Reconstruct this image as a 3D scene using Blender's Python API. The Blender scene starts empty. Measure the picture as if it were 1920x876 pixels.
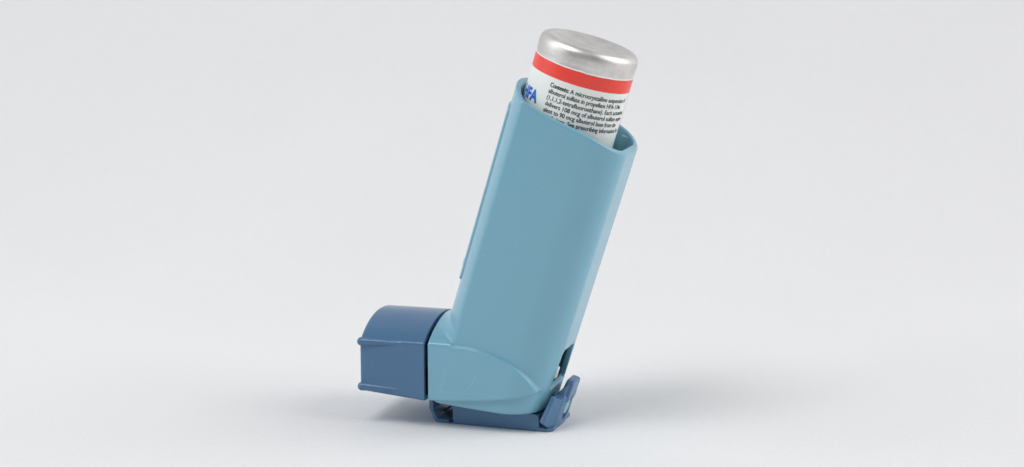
import bpy, bmesh, math, random
import numpy as np
from mathutils import Matrix, Vector

R = math.radians
MM = 0.001
scene = bpy.context.scene
COL = scene.collection

# ------------------------------------------------------------------ camera
CAM_P = (0.00241, -0.43341, 0.12671)
cam = bpy.data.cameras.new('camera')
cam.sensor_width = 36.0
cam.lens = 70.03
cam.clip_start = 0.01
cam.clip_end = 20.0
cam.dof.use_dof = True
cam.dof.focus_distance = 0.436
cam.dof.aperture_fstop = 16.0
cam_o = bpy.data.objects.new('camera', cam)
cam_o.location = CAM_P
cam_o.rotation_euler = (R(90 - 11.0), 0, 0)
COL.objects.link(cam_o)
scene.camera = cam_o

# ------------------------------------------------------------------ light
w = bpy.data.worlds.new('World')
scene.world = w
w.use_nodes = True
bg = w.node_tree.nodes['Background']
bg.inputs[0].default_value = (0.93, 0.96, 1.0, 1)
bg.inputs[1].default_value = 0.19


def area(name, loc, target, size, size_y, power, col=(1, 1, 1)):
    l = bpy.data.lights.new(name, 'AREA')
    l.shape = 'RECTANGLE'
    l.size = size
    l.size_y = size_y
    l.energy = power
    l.color = col
    o = bpy.data.objects.new(name, l)
    o.location = loc
    d = Vector(target) - Vector(loc)
    o.rotation_euler = d.to_track_quat('-Z', 'Y').to_euler()
    COL.objects.link(o)
    return o


lr = area('softbox_right', (0.98, 0.00, 0.66), (0.0, 0.02, 0.05), 1.20, 1.10, 6.6, (1, 0.985, 0.97))
lr.data.spread = R(135)
ll = area('softbox_left', (-0.98, -0.06, 0.58), (0.04, -0.04, 0.05), 1.20, 1.10, 2.5, (0.97, 0.985, 1.0))
ll.data.spread = R(110)
area('softbox_top', (-0.29, -0.29, 0.75), (0, 0.06, 0), 0.36, 0.34, 2.5, (1, 1, 1))

scene.view_settings.view_transform = 'Standard'
scene.view_settings.look = 'None'
scene.view_settings.gamma = 1
scene.view_settings.exposure = 0.0
scene.view_settings.use_curve_mapping = False

# ------------------------------------------------------------------ materials


class NT:
    def __init__(s, name):
        s.m = bpy.data.materials.new(name)
        s.m.use_nodes = True
        s.t = s.m.node_tree
        s.b = s.t.nodes['Principled BSDF']

    def n(s, typ, **kw):
        x = s.t.nodes.new(typ)
        for k, v in kw.items():
            if k.startswith('i_'):
                x.inputs[k[2:].replace('_', ' ')].default_value = v
            else:
                setattr(x, k, v)
        return x

    def l(s, a, b):
        s.t.links.new(a, b)


def coords(g, scale=(1, 1, 1), rot=(0, 0, 0)):
    tc = g.n('ShaderNodeTexCoord')
    mp = g.n('ShaderNodeMapping')
    mp.inputs['Scale'].default_value = scale
    mp.inputs['Rotation'].default_value = rot
    g.l(tc.outputs['Object'], mp.inputs['Vector'])
    return mp.outputs['Vector']


def plastic(name, col, rough, grain, bump, var=0.06, spec=0.5, marks=(), specks=0.0):
    g = NT(name)
    v = coords(g)
    big = g.n('ShaderNodeTexNoise', i_Scale=60.0, i_Detail=3.0)
    g.l(v, big.inputs['Vector'])
    fine = g.n('ShaderNodeTexNoise', i_Scale=grain, i_Detail=2.0)
    g.l(v, fine.inputs['Vector'])
    mix = g.n('ShaderNodeMix', data_type='RGBA', blend_type='MIX')
    mix.inputs[6].default_value = tuple(c * (1 - var) for c in col) + (1,)
    mix.inputs[7].default_value = tuple(min(1, c * (1 + var)) for c in col) + (1,)
    add = g.n('ShaderNodeMath', operation='MULTIPLY_ADD')
    add.inputs[1].default_value = 0.5
    g.l(fine.outputs['Fac'], add.inputs[0])
    m2 = g.n('ShaderNodeMath', operation='MULTIPLY')
    m2.inputs[1].default_value = 0.5
    g.l(big.outputs['Fac'], m2.inputs[0])
    g.l(m2.outputs[0], add.inputs[2])
    g.l(add.outputs[0], mix.inputs[0])
    out = mix.outputs[2]
    fac = None
    for (pa, pb, wd, amt) in marks:              # fine scratches and mould lines, in the x-z plane of the part
        P = g.n('ShaderNodeVectorMath', operation='MULTIPLY')
        P.inputs[1].default_value = (1, 0, 1)
        g.l(v, P.inputs[0])
        A = Vector((pa[0], 0, pa[1])) * MM
        B = Vector((pb[0], 0, pb[1])) * MM
        AB = B - A
        q = g.n('ShaderNodeVectorMath', operation='SUBTRACT')
        q.inputs[1].default_value = A
        g.l(P.outputs[0], q.inputs[0])
        dt = g.n('ShaderNodeVectorMath', operation='DOT_PRODUCT')
        dt.inputs[1].default_value = AB / AB.length_squared
        g.l(q.outputs[0], dt.inputs[0])
        cl = g.n('ShaderNodeClamp')
        g.l(dt.outputs['Value'], cl.inputs[0])
        sc = g.n('ShaderNodeVectorMath', operation='SCALE')
        sc.inputs[0].default_value = AB
        g.l(cl.outputs[0], sc.inputs['Scale'])
        df = g.n('ShaderNodeVectorMath', operation='DISTANCE')
        g.l(q.outputs[0], df.inputs[0])
        g.l(sc.outputs[0], df.inputs[1])
        m = g.n('ShaderNodeMapRange')
        m.inputs['From Min'].default_value = 0
        m.inputs['From Max'].default_value = wd * MM
        m.inputs['To Min'].default_value = amt
        m.inputs['To Max'].default_value = 0
        g.l(df.outputs['Value'], m.inputs['Value'])
        if fac is None:
            fac = m.outputs[0]
        else:
            ad = g.n('ShaderNodeMath', operation='ADD')
            g.l(fac, ad.inputs[0])
            g.l(m.outputs[0], ad.inputs[1])
            fac = ad.outputs[0]
    if specks:
        vo = g.n('ShaderNodeTexVoronoi', i_Scale=170.0)
        g.l(v, vo.inputs['Vector'])
        m = g.n('ShaderNodeMapRange')
        m.inputs['From Min'].default_value = 0.02
        m.inputs['From Max'].default_value = 0.035
        m.inputs['To Min'].default_value = specks
        m.inputs['To Max'].default_value = 0
        g.l(vo.outputs['Distance'], m.inputs['Value'])
        if fac is None:
            fac = m.outputs[0]
        else:
            ad = g.n('ShaderNodeMath', operation='ADD')
            g.l(fac, ad.inputs[0])
            g.l(m.outputs[0], ad.inputs[1])
            fac = ad.outputs[0]
    if fac is not None:
        mk = g.n('ShaderNodeMix', data_type='RGBA')
        mk.inputs[7].default_value = tuple(min(1, c * 1.25 + 0.16) for c in col) + (1,)
        g.l(fac, mk.inputs[0])
        g.l(out, mk.inputs[6])
        out = mk.outputs[2]
    g.l(out, g.b.inputs['Base Color'])
    rr = g.n('ShaderNodeMapRange')
    rr.inputs['To Min'].default_value = rough - 0.03
    rr.inputs['To Max'].default_value = rough + 0.02
    g.l(big.outputs['Fac'], rr.inputs['Value'])
    g.l(rr.outputs[0], g.b.inputs['Roughness'])
    g.b.inputs['Specular IOR Level'].default_value = spec
    bp = g.n('ShaderNodeBump')
    bp.inputs['Strength'].default_value = bump
    bp.inputs['Distance'].default_value = 0.00004
    g.l(fine.outputs['Fac'], bp.inputs['Height'])
    g.l(bp.outputs['Normal'], g.b.inputs['Normal'])
    return g.m


M_LIGHT = plastic('light_blue_plastic', (0.198, 0.440, 0.566), 0.235, 2600.0, 0.30, spec=0.65, specks=0.4)
M_MOUTH = plastic('light_blue_mouthpiece_plastic', (0.198, 0.440, 0.566), 0.235, 2600.0, 0.30, spec=0.65, specks=0.4,
                  marks=(((-1.4, 13.3), (-3.2, 9.9), 0.10, 0.32), ((-8.3, 14.0), (-10.1, 7.8), 0.10, 0.26),
                         ((-10.0, 8.9), (-3.0, 8.9), 0.09, 0.2), ((-3.0, 8.9), (3.8, 9.0), 0.09, 0.14)))
M_DARK = plastic('slate_blue_plastic', (0.074, 0.178, 0.325), 0.235, 3200.0, 0.9, var=0.15)


def metal():
    g = NT('brushed_aluminium')
    v = coords(g, (60, 60, 1400))
    n = g.n('ShaderNodeTexNoise', i_Scale=1.0, i_Detail=4.0)
    g.l(v, n.inputs['Vector'])
    v2 = coords(g)
    n2 = g.n('ShaderNodeTexNoise', i_Scale=500.0, i_Detail=3.0)
    g.l(v2, n2.inputs['Vector'])
    mr = g.n('ShaderNodeMapRange')
    mr.inputs['To Min'].default_value = 0.36
    mr.inputs['To Max'].default_value = 0.55
    g.l(n2.outputs['Fac'], mr.inputs['Value'])
    g.l(mr.outputs[0], g.b.inputs['Roughness'])
    g.b.inputs['Metallic'].default_value = 1.0
    n3 = g.n('ShaderNodeTexNoise', i_Scale=260.0, i_Detail=6.0, i_Roughness=0.7)
    g.l(v2, n3.inputs['Vector'])
    mx = g.n('ShaderNodeMix', data_type='RGBA')
    mx.inputs[6].default_value = (0.65, 0.63, 0.605, 1)
    mx.inputs[7].default_value = (0.77, 0.765, 0.755, 1)
    mrc = g.n('ShaderNodeMapRange')
    mrc.inputs['From Min'].default_value = 0.35
    mrc.inputs['From Max'].default_value = 0.65
    g.l(n3.outputs['Fac'], mrc.inputs['Value'])
    g.l(mrc.outputs[0], mx.inputs[0])
    g.l(mx.outputs[2], g.b.inputs['Base Color'])
    bp = g.n('ShaderNodeBump')
    bp.inputs['Strength'].default_value = 0.35
    bp.inputs['Distance'].default_value = 0.00005
    g.l(n.outputs['Fac'], bp.inputs['Height'])
    g.l(bp.outputs['Normal'], g.b.inputs['Normal'])
    return g.m


def paper(name, col, rough=0.45):
    g = NT(name)
    v = coords(g)
    n = g.n('ShaderNodeTexNoise', i_Scale=1500.0, i_Detail=3.0)
    g.l(v, n.inputs['Vector'])
    mix = g.n('ShaderNodeMix', data_type='RGBA')
    mix.inputs[6].default_value = tuple(c * 0.95 for c in col) + (1,)
    mix.inputs[7].default_value = tuple(min(1, c * 1.03) for c in col) + (1,)
    g.l(n.outputs['Fac'], mix.inputs[0])
    g.l(mix.outputs[2], g.b.inputs['Base Color'])
    g.b.inputs['Roughness'].default_value = rough
    return g.m


M_METAL = metal()
M_PAPER = paper('label_paper', (0.87, 0.91, 0.88), 0.40)
M_RED = paper('red_print', (0.92, 0.065, 0.045), 0.35)
M_INK = paper('black_ink', (0.03, 0.036, 0.036), 0.5)
M_BLUEINK = paper('blue_ink', (0.010, 0.15, 0.72), 0.4)
M_PURPLE = paper('purple_print', (0.16, 0.13, 0.42), 0.4)
M_WHITEPL = paper('white_plastic', (0.80, 0.81, 0.80), 0.4)


def cloth():
    g = NT('white_cloth')
    # warp threads running away from the camera, crossed by a finer weft
    v = coords(g, (4200, 900, 900))
    n = g.n('ShaderNodeTexNoise', i_Scale=1.0, i_Detail=2.0)
    g.l(v, n.inputs['Vector'])
    v2 = coords(g, (900, 2600, 2600))
    n2 = g.n('ShaderNodeTexNoise', i_Scale=1.0, i_Detail=2.0)
    g.l(v2, n2.inputs['Vector'])
    v3 = coords(g)
    n3 = g.n('ShaderNodeTexNoise', i_Scale=7.0, i_Detail=3.0)
    g.l(v3, n3.inputs['Vector'])
    ad = g.n('ShaderNodeMath', operation='MULTIPLY_ADD')
    ad.inputs[1].default_value = 0.6
    g.l(n2.outputs['Fac'], ad.inputs[0])
    g.l(n.outputs['Fac'], ad.inputs[2])
    mix = g.n('ShaderNodeMix', data_type='RGBA')
    mix.inputs[6].default_value = (0.775, 0.777, 0.785, 1)
    mix.inputs[7].default_value = (0.86, 0.858, 0.865, 1)
    mr = g.n('ShaderNodeMapRange')
    mr.inputs['From Min'].default_value = 0.5
    mr.inputs['From Max'].default_value = 1.1
    g.l(ad.outputs[0], mr.inputs['Value'])
    g.l(mr.outputs[0], mix.inputs[0])
    mix2 = g.n('ShaderNodeMix', data_type='RGBA', blend_type='MULTIPLY')
    mix2.inputs[0].default_value = 1.0
    mr2 = g.n('ShaderNodeMapRange')
    mr2.inputs['To Min'].default_value = 0.95
    mr2.inputs['To Max'].default_value = 1.03
    g.l(n3.outputs['Fac'], mr2.inputs['Value'])
    g.l(mix.outputs[2], mix2.inputs[6])
    g.l(mr2.outputs[0], mix2.inputs[7])
    g.l(mix2.outputs[2], g.b.inputs['Base Color'])
    g.b.inputs['Roughness'].default_value = 0.85
    g.b.inputs['Specular IOR Level'].default_value = 0.2
    bp = g.n('ShaderNodeBump')
    bp.inputs['Strength'].default_value = 0.35
    bp.inputs['Distance'].default_value = 0.00008
    g.l(ad.outputs[0], bp.inputs['Height'])
    g.l(bp.outputs['Normal'], g.b.inputs['Normal'])
    return g.m


M_CLOTH = cloth()

# ------------------------------------------------------------------ backdrop: one sweep of cloth


def backdrop():
    prof = []
    y0, rad, wall = 0.10, 0.22, 1.5
    for y in np.linspace(-1.4, y0, 30):
        prof.append((y, 0.0))
    for a in np.linspace(0, math.pi / 2, 40)[1:]:
        prof.append((y0 + rad * math.sin(a), rad - rad * math.cos(a)))
    for z in np.linspace(rad, wall, 20)[1:]:
        prof.append((y0 + rad, z))
    xs = np.linspace(-1.6, 1.6, 60)
    vs, fs = [], []
    for (y, z) in prof:
        for x in xs:
            vs.append((x, y, z))
    nx = len(xs)
    for j in range(len(prof) - 1):
        for i in range(nx - 1):
            a = j * nx + i
            fs.append((a, a + 1, a + nx + 1, a + nx))
    me = bpy.data.meshes.new('backdrop_cloth')
    me.from_pydata(vs, [], fs)
    me.polygons.foreach_set('use_smooth', [True] * len(fs))
    me.materials.append(M_CLOTH)
    o = bpy.data.objects.new('backdrop_cloth', me)
    o['kind'] = 'structure'
    COL.objects.link(o)


backdrop()

# ------------------------------------------------------------------ solid modelling by distance fields (mm)
ZG = 1.97            # height of the table in the inhaler's own frame
T = R(16.4)
ST, CT = math.sin(T), math.cos(T)


def sstep(x):
    x = np.clip(x, 0, 1)
    return x * x * (3 - 2 * x)


def smax(a, b, k):
    h = np.maximum(k - np.abs(a - b), 0) / k
    return np.maximum(a, b) + h * h * k * 0.25


def smin(a, b, k):
    return -smax(-a, -b, k)


def box(x, y, z, c, h, r):
    qx, qy, qz = np.abs(x - c[0]) - h[0] + r, np.abs(y - c[1]) - h[1] + r, np.abs(z - c[2]) - h[2] + r
    return (np.sqrt(np.maximum(qx, 0) ** 2 + np.maximum(qy, 0) ** 2 + np.maximum(qz, 0) ** 2)
            + np.minimum(np.maximum(qx, np.maximum(qy, qz)), 0) - r)


def capsule(P, a, b, ra, rb):
    a, b = np.array(a, float), np.array(b, float)
    ab = b - a
    t = np.clip(((P - a) @ ab) / (ab @ ab), 0, 1)
    return np.linalg.norm(P - a - t[:, None] * ab, axis=1) - (ra + (rb - ra) * t)


def grid_mesh(f, lo, hi, h):
    """surface nets on a distance field, then Newton steps onto the surface; returns verts, quads, normals"""
    lo = np.array(lo, float)
    n = np.ceil((np.array(hi) - lo) / h).astype(int) + 1
    ax = [lo[i] + h * np.arange(n[i]) for i in range(3)]
    F = np.empty(n, np.float32)
    Y, Z = np.meshgrid(ax[1], ax[2], indexing='ij')
    yz = np.stack([Y.ravel(), Z.ravel()], 1)
    step = max(1, 400000 // len(yz))
    for i in range(0, n[0], step):
        xs = ax[0][i:i + step]
        P = np.empty((len(xs) * len(yz), 3))
        P[:, 0] = np.repeat(xs, len(yz))
        P[:, 1:] = np.tile(yz, (len(xs), 1))
        F[i:i + step] = f(P).reshape(len(xs), n[1], n[2])
    S = F < 0
    cs = n - 1
    cnt = np.zeros(cs, np.int8)
    for dx in (0, 1):
        for dy in (0, 1):
            for dz in (0, 1):
                cnt += S[dx:dx + cs[0], dy:dy + cs[1], dz:dz + cs[2]]
    act = (cnt > 0) & (cnt < 8)
    idx = -np.ones(cs, np.int64)
    cells = np.argwhere(act)
    idx[act] = np.arange(len(cells))
    acc = np.zeros((len(cells), 3))
    num = np.zeros(len(cells))
    cor = [np.array(c) for c in ((0, 0, 0), (1, 0, 0), (0, 1, 0), (1, 1, 0), (0, 0, 1), (1, 0, 1), (0, 1, 1), (1, 1, 1))]
    for a in cor:
        for d in range(3):
            if a[d]:
                continue
            b = a.copy()
            b[d] = 1
            ia, ib = cells + a, cells + b
            fa = F[ia[:, 0], ia[:, 1], ia[:, 2]].astype(float)
            fb = F[ib[:, 0], ib[:, 1], ib[:, 2]].astype(float)
            m = (fa < 0) != (fb < 0)
            t = np.where(m, fa / np.where(m, fa - fb, 1), 0)
            p = ia.astype(float)
            p[:, d] += t
            acc[m] += p[m]
            num[m] += 1
    V = lo + h * acc / num[:, None]
    quads = []
    for d in range(3):
        o1, o2 = (d + 1) % 3, (d + 2) % 3
        sl = [slice(None)] * 3
        A = [slice(None)] * 3
        B = [slice(None)] * 3
        A[d], B[d] = slice(0, -1), slice(1, None)
        sa, sb = S[tuple(A)], S[tuple(B)]
        for flip, mask in ((False, sa & ~sb), (True, ~sa & sb)):
            e = np.argwhere(mask)
            e = e[(e[:, o1] > 0) & (e[:, o2] > 0) & (e[:, o1] < n[o1] - 1) & (e[:, o2] < n[o2] - 1)]
            q = []
            for (u, v) in ((-1, -1), (0, -1), (0, 0), (-1, 0)):
                c = e.copy()
                c[:, o1] += u
                c[:, o2] += v
                q.append(idx[c[:, 0], c[:, 1], c[:, 2]])
            q = np.stack(q, 1)
            if flip:
                q = q[:, ::-1]
            quads.append(q)
    Q = np.concatenate(quads)
    eps = h * 0.08

    def grad(P):
        g = np.empty_like(P)
        for i in range(3):
            d = np.zeros(3)
            d[i] = eps
            g[:, i] = (f(P + d) - f(P - d)) / (2 * eps)
        return g
    V0 = V.copy()
    for _ in range(4):
        g = grad(V)
        st = f(V)[:, None] * g / np.maximum((g * g).sum(1), 0.05)[:, None]
        V = V - np.clip(st, -h * .5, h * .5)
        V = V0 + np.clip(V - V0, -h * .9, h * .9)
    g = grad(V)
    N = g / np.maximum(np.linalg.norm(g, axis=1), 1e-6)[:, None]
    return V, Q, N


def make_obj(name, V, Q, N, mat, parent, origin=(0, 0, 0)):
    used = np.unique(Q)
    rm = -np.ones(len(V), np.int64)
    rm[used] = np.arange(len(used))
    Vs = (V[used] - np.array(origin) - np.array([0, 0, ZG])) * MM
    Qs = rm[Q]
    me = bpy.data.meshes.new(name)
    me.vertices.add(len(Vs))
    me.vertices.foreach_set('co', Vs.astype(np.float32).ravel())
    me.loops.add(Qs.size)
    me.loops.foreach_set('vertex_index', Qs.astype(np.int32).ravel())
    me.polygons.add(len(Qs))
    me.polygons.foreach_set('loop_start', np.arange(0, Qs.size, 4, dtype=np.int32))
    me.update(calc_edges=True)
    me.validate()
    me.polygons.foreach_set('use_smooth', np.ones(len(me.polygons), bool))
    me.normals_split_custom_set_from_vertices([tuple(x) for x in N[used]])
    me.materials.append(mat)
    o = bpy.data.objects.new(name, me)
    o.parent = parent
    COL.objects.link(o)
    return o


def sdf_obj(name, f, lo, hi, h, mat, parent):
    V, Q, N = grid_mesh(f, lo, hi, h)
    return make_obj(name, V, Q, N, mat, parent)


def empty(name, loc, rz, label, cat):
    o = bpy.data.objects.new(name, None)
    o.empty_display_size = 0.01
    o.location = loc
    o.rotation_euler = (0, 0, rz)
    o['label'] = label
    o['category'] = cat
    COL.objects.link(o)
    return o


YAW = R(-18.0)
inh = empty('inhaler', (0, 0, 0), YAW,
            'light blue plastic inhaler with slate blue mouthpiece cap standing on the white cloth', 'inhaler')


def uvs(P):
    X, Y, Z = P[:, 0], P[:, 1], P[:, 2]
    return X * CT - Z * ST, Y, X * ST + Z * CT


def section(u, v, s):
    front = np.hypot(u - 0.05, v) - 18.0
    av = np.abs(v) + 0.0035 * np.clip(u + 8, -6, 12) ** 2      # broad sides are very slightly barrelled
    qx, qy = u - 2.9 + 0.45 + 0.0154 * (72 - s), av - 4.4
    back = np.hypot(np.maximum(qx, 0), np.maximum(qy, 0)) + np.minimum(np.maximum(qx, qy), 0) - 8.0
    return front, back


LU = np.polyfit([-9, -7.2, -4, 0, 3.94, 7.85, 10.25, 11.3, 11.61, 12.1], [21.3, 21.22, 21.17, 20.37, 19.16, 16.98, 14.5, 12.86, 12.18, 11.1], 5)
LL = np.polyfit([-12.6, -8, -2, 3.93, 9.47, 11.41, 12.2], [8.44, 8.72, 9.12, 9.92, 10.98, 11.37, 11.55], 3)
LUd, LLd = np.polyder(LU), np.polyder(LL)


def f_barrel(P):
    u, v, s = uvs(P)
    fr, bk = section(u, v, s)
    sec = smax(fr, bk, 0.45)
    rim = 73.0 - 0.1215 * u - 0.00072 * (u + 3) ** 3
    d = smax(sec, (s - rim) * 0.99, 0.7)
    zb = 6.75 - 0.085 * P[:, 0]
    return smax(d, zb - P[:, 2], 1.0 + 0.8 * sstep((u - 1) / 8))


def f_boot(P):
    X, Y, Z = P[:, 0], np.abs(P[:, 1]), P[:, 2]
    Xc = np.clip(X, -9, 12.5)
    rp = np.maximum(-6.6 - X, 0)
    zt = np.polyval(LU, Xc) + 1.2 * rp ** 2
    top = (Z - zt) / np.sqrt(1 + (np.polyval(LUd, Xc) - 2.4 * rp) ** 2)
    Xb = np.clip(X, -14, 12.5)
    bot = (np.polyval(LL, Xb) - Z) / np.sqrt(1 + np.polyval(LLd, Xb) ** 2)
    side = section(*uvs(P))[1] - 0.8 - 0.03 * np.maximum(X, 0)
    arch = np.hypot(Y, Z - 4.2) - 21.6
    d = smax(side, arch, 0.4)
    d = smax(d, top, 0.55)
    d = smax(d, bot, 0.5)
    d = smax(d, X - 12.4, 0.3)
    return smax(d, -12.78 - X, 0.15)


def f_sleeve(P):
    X, Y, Z = P[:, 0], np.abs(P[:, 1]), P[:, 2]
    d = np.maximum(np.maximum(Y - 5.0, np.abs(Z - 16.0) - 2.5), 12.4 - Z)
    return np.maximum(np.maximum(d, -17.0 - X), X + 12)


def f_housing(P):
    u, v, s = uvs(P)
    br = f_barrel(P)
    bo = f_boot(P)
    k = 0.28 + 2.2 * sstep((P[:, 2] - 21.6) / 3.0)
    d = smin(br, bo, k)
    d = np.minimum(d, f_sleeve(P))
    fr, bk = section(u, v, s)
    cav = smax(smax(fr, bk, 0.45) + 1.35, 13.0 - s, 1.0)
    d = smax(d, -cav, 0.55)
    # dose window cut through the back wall, with a scooped sill
    sill = (14.0 + 0.40 * (10.0 - u)) - s
    slot = smax(smax(np.abs(v) - (4.3 + 0.13 * (23 - s)), np.maximum(7.0 - u, sill * 0.9), 1.2), s - 23.4, 1.2)
    d = smax(d, -slot, 0.35)
    return d


V, Q, N = grid_mesh(f_housing, (-20, -14.2, 4.5), (33.5, 14.2, 80.5), 0.3)
cen = V[Q].mean(1)
isb = f_boot(cen) < f_barrel(cen)
isb |= f_sleeve(cen) < f_barrel(cen)
isb &= (f_barrel(cen) > -0.4)
housing = make_obj('housing', V, Q[~isb], N, M_LIGHT, inh)
mouth = make_obj('mouthpiece', V, Q[isb], N, M_MOUTH, inh)


def f_rib(P):
    u, v, s = uvs(P)
    fr, bk = section(u, v, s)
    d = np.abs(fr - 0.05) - 0.36
    hw, r = 6.7, 2.0
    qx, qy = np.abs(v) - hw + r, np.abs(s - 51.6) - 20.6 + r
    out = np.hypot(np.maximum(qx, 0), np.maximum(qy, 0)) + np.minimum(np.maximum(qx, qy), 0) - r
    # bead at the foot of the rib
    bead = np.sqrt((v / 2.6) ** 2 + ((s - 34.0) / 2.2) ** 2 + ((u + 18.0) / 0.95) ** 2) - 1
    d = smax(smax(d, out, 0.3), u + 8, 0.1)
    return smin(d, bead * 0.9, 0.4)


sdf_obj('grip_rib', f_rib, (-12.5, -7.2, 25), (6.5, 7.2, 75), 0.25, M_LIGHT, housing)


def f_fin(P):
    u, v, s = uvs(P)
    return box(u, v, s, (6.3, 10.2, 50), (1.1, 1.7, 20.8), 0.25)


sdf_obj('support_rib', f_fin, (11, 8, 25), (29, 12.5, 75), 0.25, M_LIGHT, housing)


def f_fin2(P):
    u, v, s = uvs(P)
    d = box(u, v, s, (-17.0, -2.0, 50), (0.9, 0.5, 22.4), 0.2)
    return np.minimum(d, box(u, v, s, (-14.6, -9.0, 50), (0.4, 0.9, 22.0), 0.2))


def f_button(P):
    u, v, s = uvs(P)
    d = np.hypot(v, s - 10.4) - 2.05
    return smax(d, np.abs(u - 11.35) - 1.8, 0.5)


sdf_obj('strap_button', f_button, (10, -2.5, 3), (18, 2.5, 11), 0.15, M_LIGHT, housing)


def f_insert(P):
    u, v, s = uvs(P)
    return box(u, v, s, (8.6, -2.5, 17.7), (0.8, 0.8, 1.4), 0.3)


sdf_obj('valve_insert', f_insert, (8, -5, 9), (18, -1.5, 22), 0.2, M_WHITEPL, housing)

# ------------------------------------------------------------------ cap


def f_cap(P):
    X, Y, Z = P[:, 0], np.abs(P[:, 1]), P[:, 2]
    k = (-13.35 - X)
    zb = 8.2 + 0.078 * k
    arch = np.hypot(Y, Z - 4.2 + 0.012 * k) - 21.6
    d = smax(Y - 13.2, arch, 0.4)
    d = smax(d, zb - Z, 0.9)
    bulge = -28.82 - 0.35 * (1 - (Y / 13.2) ** 2) - X
    d = smax(d, bulge, 0.8)
    inn = smax(smax(Y - 12.0, arch + 1.2, 0.3), zb + 1.2 - Z, 0.5)
    inn = np.maximum(inn, -27.4 - X)
    d = smax(d, -inn, 0.2)
    return smax(d, X + 13.58, 0.12)


cap = sdf_obj('mouthpiece_cap', f_cap, (-30, -14, 7), (-12.8, 14, 27), 0.22, M_DARK, inh)
for sg in (-1, 1):
    for (z0, z1) in ((20.75, 20.9), (10.45, 10.2)):
        def f_ridge(P, sg=sg, z0=z0, z1=z1):
            return capsule(P, (-28.40, sg * 13.05, z0), (-18.6, sg * 12.75, z1), 0.98, 0.42)
        y0 = sg * 13.0
        sdf_obj('grip_ridge', f_ridge, (-30, y0 - 1.5, z0 - 1.4), (-17.8, y0 + 1.5, z0 + 1.4), 0.15, M_DARK, cap)

# ------------------------------------------------------------------ strap and latch


def f_strap(P):
    X, Y, Z = P[:, 0], P[:, 1], P[:, 2]
    aY = np.abs(Y)
    d = box(X, Y, Z, (1.1, 0, 5.0), (10.1, 7.5, 3.02), 0.25)
    d = np.maximum(d, Z - (6.68 - 0.085 * X))
    plate = box(X, Y, Z, (0.8, 0, ZG + 0.42), (13.5, 7.5, 0.42), 0.18)
    plate = np.maximum(plate, aY - 7.5 + 0.9 * np.maximum(X - 13.0, 0))
    d = smin(d, plate, 0.2)
    # end web that climbs to the cap
    ln = (X + 14.5 - 0.5 * np.maximum(4.9 - Z, 0))
    web = np.maximum(np.maximum(np.abs(ln - 0.45) - 0.45, aY - 7.5), np.maximum(ZG + 0.02 - Z, Z - 8.9))
    d = smin(d, web, 0.3)
    gus = np.maximum(np.abs((X + 11.0) * 0.75 - (Z - 5.0) * 0.66) - 0.18, np.maximum(aY - 1.2, np.abs(Z - 4.5) - 2.4))
    d = np.minimum(d, np.maximum(gus, np.abs(X + 11) - 2.2))
    # cut the block under the slope of the housing, and the small notch by the hinge
    notch = box(X, Y, Z, (-9.35, -7.5, ZG + 0.7), (0.5, 1.2, 0.42), 0.1)
    d = smax(d, -notch, 0.1)
    tip = (X - 14.3) * 0.8 + (Z - ZG - 0.8) * 0.0
    return smax(d, np.maximum(tip, -2 - Z * 0), 0.2)


strap = sdf_obj('cap_strap', f_strap, (-15, -8.2, 1.5), (15, 8.2, 9.4), 0.2, M_DARK, inh)


def f_latch(P):
    u, v, s = uvs(P)
    av = np.abs(v)
    rear = smax(np.abs(u + 0.02 * v * v - 12.15) - 1.15, av - 5.0, 0.5)
    rear = smax(rear, smax(s - 13.2, 3.6 - s, 0.3), 0.5)
    # wings folded forward round the corners of the housing
    wn = ((u - 12.15) * 4.5 + (av - 4.9) * 1.9) / 4.885        # across the wing
    wt = (-(u - 12.15) * 1.9 + (av - 4.9) * 4.5) / 4.885       # along the wing, away from the rear wall
    wing = smax(np.abs(wn) - 0.6, smax(-0.4 - wt, wt - (4.7 - 0.26 * (s - 7.5)), 0.3), 0.4)
    wing = smax(wing, smax(s - (13.0 + 0.34 * wt), (5.2 + 0.55 * wt) - s, 0.3), 0.4)
    d = smin(rear, wing, 0.35)
    # thumb tab standing up from the rear wall
    mid = 12.5 + 0.05 * (s - 12)
    tab = smax(np.abs(u - mid) - 0.95, av - 3.4, 0.8)
    cr = np.hypot(np.maximum(av - 1.6, 0), np.maximum(s - 15.3, 0)) - 1.8
    tab = smax(smax(tab, cr, 0.5), 12.2 - s, 0.3)
    web = np.maximum((10.7 + 0.55 * (s - 13) - u) * 0.88, np.maximum(np.maximum(u - 12.6, av - 4.4), np.maximum(12.5 - s, s - 16.2)))
    tab = smin(tab, web, 0.5)
    d = smin(d, tab, 0.9)
    hole = np.sqrt((v / 2.35) ** 2 + ((s - 9.9) / 2.9) ** 2) - 1
    d = smax(d, -hole * 2.3, 0.3)
    floor = ZG + 0.05 - P[:, 2]
    return smax(d, floor, 0.1)


sdf_obj('latch', f_latch, (8, -10.5, 1.5), (21, 10.5, 16), 0.2, M_DARK, strap)

# ------------------------------------------------------------------ canister
UC = -5.12          # axis of the can in the housing frame
HB = 84.98          # height of the label's upper edge along that axis
BASE_S = 16.0
base_local = np.array([UC * CT + BASE_S * ST, 0, -UC * ST + BASE_S * CT])
bw = base_local - np.array([0, 0, ZG])
cy_, sy_ = math.cos(YAW), math.sin(YAW)
can = empty('canister', (bw[0] * cy_ * MM, bw[0] * sy_ * MM, bw[2] * MM), 0,
            'aluminium canister with red banded white label standing in the open top of the inhaler', 'canister')
can.rotation_euler = (Matrix.Rotation(YAW, 3, 'Z') @ Matrix.Rotation(T, 3, 'Y')).to_euler()


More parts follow.
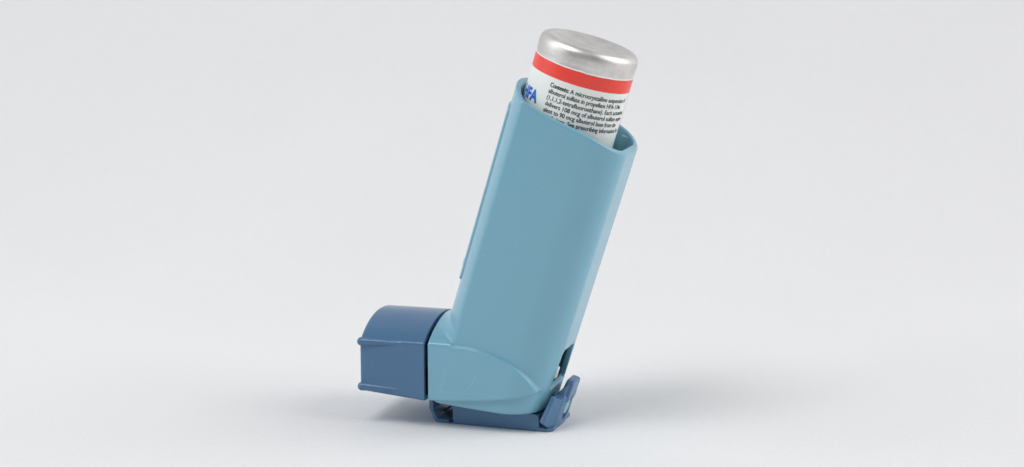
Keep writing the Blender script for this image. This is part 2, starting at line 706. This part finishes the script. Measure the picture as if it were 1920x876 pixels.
def lathe(name, prof, mat, parent, seg=160, a0=0.0, a1=360.0, jitter=None, closed=True):
    """profile of (radius, s) in housing heights; the can's own frame has its base at BASE_S"""
    full = abs(a1 - a0) >= 360
    na = seg if full else seg + 1
    vs, fs = [], []
    for j, (r, s) in enumerate(prof):
        for i in range(na):
            a = R(a0 + (a1 - a0) * i / seg)
            ds = jitter(j, i) if jitter else 0.0
            vs.append((r * math.sin(a) * MM, -r * math.cos(a) * MM, (s + ds - BASE_S) * MM))
    for j in range(len(prof) - 1):
        for i in range(seg):
            i2 = (i + 1) % na
            fs.append((j * na + i, j * na + i2, (j + 1) * na + i2, (j + 1) * na + i))
    me = bpy.data.meshes.new(name)
    me.from_pydata(vs, [], fs)
    me.polygons.foreach_set('use_smooth', [True] * len(fs))
    me.materials.append(mat)
    o = bpy.data.objects.new(name, me)
    o.parent = parent
    COL.objects.link(o)
    return o


def smooth_prof(pts, n=6):
    pts = np.array(pts, float)
    out = []
    for i in range(len(pts) - 1):
        p0, p1, p2, p3 = pts[max(i - 1, 0)], pts[i], pts[i + 1], pts[min(i + 2, len(pts) - 1)]
        for k in range(n):
            t = k / n
            out.append(0.5 * (2 * p1 + (p2 - p0) * t + (2 * p0 - 5 * p1 + 4 * p2 - p3) * t * t + (3 * p1 - p0 - 3 * p2 + p3) * t ** 3))
    out.append(pts[-1])
    return [tuple(x) for x in out]


H = HB
body_prof = [(3.0, 19.5), (7.5, 19.6), (8.2, 20.0), (8.3, 23.0), (9.5, 24.0), (10.7, 26.5), (10.82, 28.0), (10.82, H - 0.1)]
top_prof = smooth_prof([(10.82, H - 0.1), (10.84, H + 0.7), (10.90, H + 1.2), (10.93, H + 2.0), (10.92, H + 2.7), (10.78, H + 3.45),
                        (10.42, H + 4.05), (9.9, H + 4.45), (9.25, H + 4.6), (8.6, H + 4.48), (7.7, H + 4.12), (6.4, H + 3.75),
                        (4.6, H + 3.5), (2.6, H + 3.38), (1.2, H + 3.34), (0.01, H + 3.33)])
shell = lathe('metal_shell', body_prof + top_prof, M_METAL, can)
lathe('valve_stem', [(0.01, 15.2), (1.5, 15.2), (1.6, 15.5), (1.6, 19.0), (3.2, 19.2), (3.2, 19.6)], M_WHITEPL, can, seg=32)

rnd = random.Random(4)
ragged = [0.0] * 400
for _ in range(26):
    c0, amp, wd = rnd.randrange(400), rnd.uniform(-0.10, 0.16), rnd.uniform(1.0, 4.5)
    for i in range(400):
        dd = min(abs(i - c0), 400 - abs(i - c0))
        ragged[i] += amp * math.exp(-(dd / wd) ** 2)
ragged = [x + rnd.uniform(-0.02, 0.02) for x in ragged]

LAB_R = 10.90
label = lathe('paper_label', [(LAB_R - 0.08, H + 0.02), (LAB_R, H), (LAB_R, H - 4), (LAB_R, H - 20), (LAB_R, H - 54), (LAB_R - 0.08, H - 54.02)],
              M_PAPER, can, seg=400, jitter=lambda j, i: ragged[i % 400] if j < 2 else 0.0)
lathe('red_band', [(LAB_R + 0.012, H - 3.22), (LAB_R + 0.012, H - 0.22)], M_RED, can, seg=400, a0=-262, a1=97.2,
      jitter=lambda j, i: (0.4 * ragged[(i * 359 // 360 + 109) % 400] if j == 1 else 0.0))
lathe('label_seam', [(LAB_R + 0.016, H - 53.8), (LAB_R + 0.016, H - 3.2)], M_PURPLE, can, seg=4, a0=97.0, a1=99.3)


def lettering(parts, mat, parent, name, strikes=(0.0,)):
    """parts: (text, x0, x1, baseline below the label edge, cap height, bold) in mm round the can"""
    bm = bmesh.new()
    jobs = [(p, d, k) for p in parts for k, d in enumerate(strikes)]
    for (txt, x0, x1, base, cap_h, bold), shift, layer in jobs:
        x0, x1 = x0 + shift, x1 + shift
        cu = bpy.data.curves.new('t', 'FONT')
        cu.body = txt
        cu.size = 1.0
        cu.resolution_u = 3
        cu.offset = bold
        ob = bpy.data.objects.new('t', cu)
        COL.objects.link(ob)
        dg = bpy.context.evaluated_depsgraph_get()
        me = bpy.data.meshes.new_from_object(ob.evaluated_get(dg))
        co = np.array([v.co[:] for v in me.vertices])
        mn, mx = co[:, 0].min(), co[:, 0].max()
        tmp = bmesh.new()
        tmp.from_mesh(me)
        ky = cap_h / 0.729
        for v in tmp.verts:
            v.co = ((v.co.x - mn) / (mx - mn) * (x1 - x0) + x0, v.co.y * ky + base, 0)
        for _ in range(3):
            lim = 0.7
            es = [e for e in tmp.edges if abs(e.verts[0].co.x - e.verts[1].co.x) > lim]
            if not es:
                break
            bmesh.ops.subdivide_edges(tmp, edges=es, cuts=1)
            bmesh.ops.triangulate(tmp, faces=tmp.faces)
        vm = {}
        rr = LAB_R + 0.022 + 0.004 * layer
        for v in tmp.verts:
            a = v.co.x / LAB_R
            vm[v] = bm.verts.new((rr * math.sin(a) * MM, -rr * math.cos(a) * MM, (H + v.co.y - BASE_S) * MM))
        for fc in tmp.faces:
            try:
                bm.faces.new([vm[v] for v in fc.verts])
            except ValueError:
                pass
        tmp.free()
        bpy.data.objects.remove(ob)
        bpy.data.curves.remove(cu)
        bpy.data.meshes.remove(me)
    me = bpy.data.meshes.new(name)
    bm.to_mesh(me)
    bm.free()
    me.materials.append(mat)
    o = bpy.data.objects.new(name, me)
    o.parent = parent
    COL.objects.link(o)
    return o


X0 = -3.45
lettering([
    ('Contents:', X0, 0.95, -5.25, 1.0, 0.014),
    ('Contents:', X0 + 0.05, 1.00, -5.25, 1.0, 0.014),
    ('A microcrystalline suspension of', 1.31, 16.6, -5.25, 1.0, 0.014),
    ('albuterol sulfate in propellant HFA-134a', X0, 14.7, -6.62, 1.0, 0.014),
    ('(1,1,1,2-tetrafluoroethane). Each actuation', X0, 17.1, -7.99, 1.0, 0.014),
    ('delivers 108 mcg of albuterol sulfate equiv-', X0, 17.3, -9.36, 1.0, 0.014),
    ('alent to 90 mcg albuterol base from the', X0, 15.2, -10.72, 1.0, 0.014),
    ('mouthpiece.', X0, 2.1, -12.08, 1.0, 0.014),
    ('See prescribing information for', 2.57, 17.2, -12.08, 1.0, 0.014),
    ('full dosage', X0, 1.8, -13.45, 1.0, 0.014),
], M_INK, label, 'lettering', strikes=(-0.022, 0.022))
lettering([('HFA', -12.5, -5.75, -9.85, 2.6, 0.045)], M_BLUEINK, label, 'lettering')
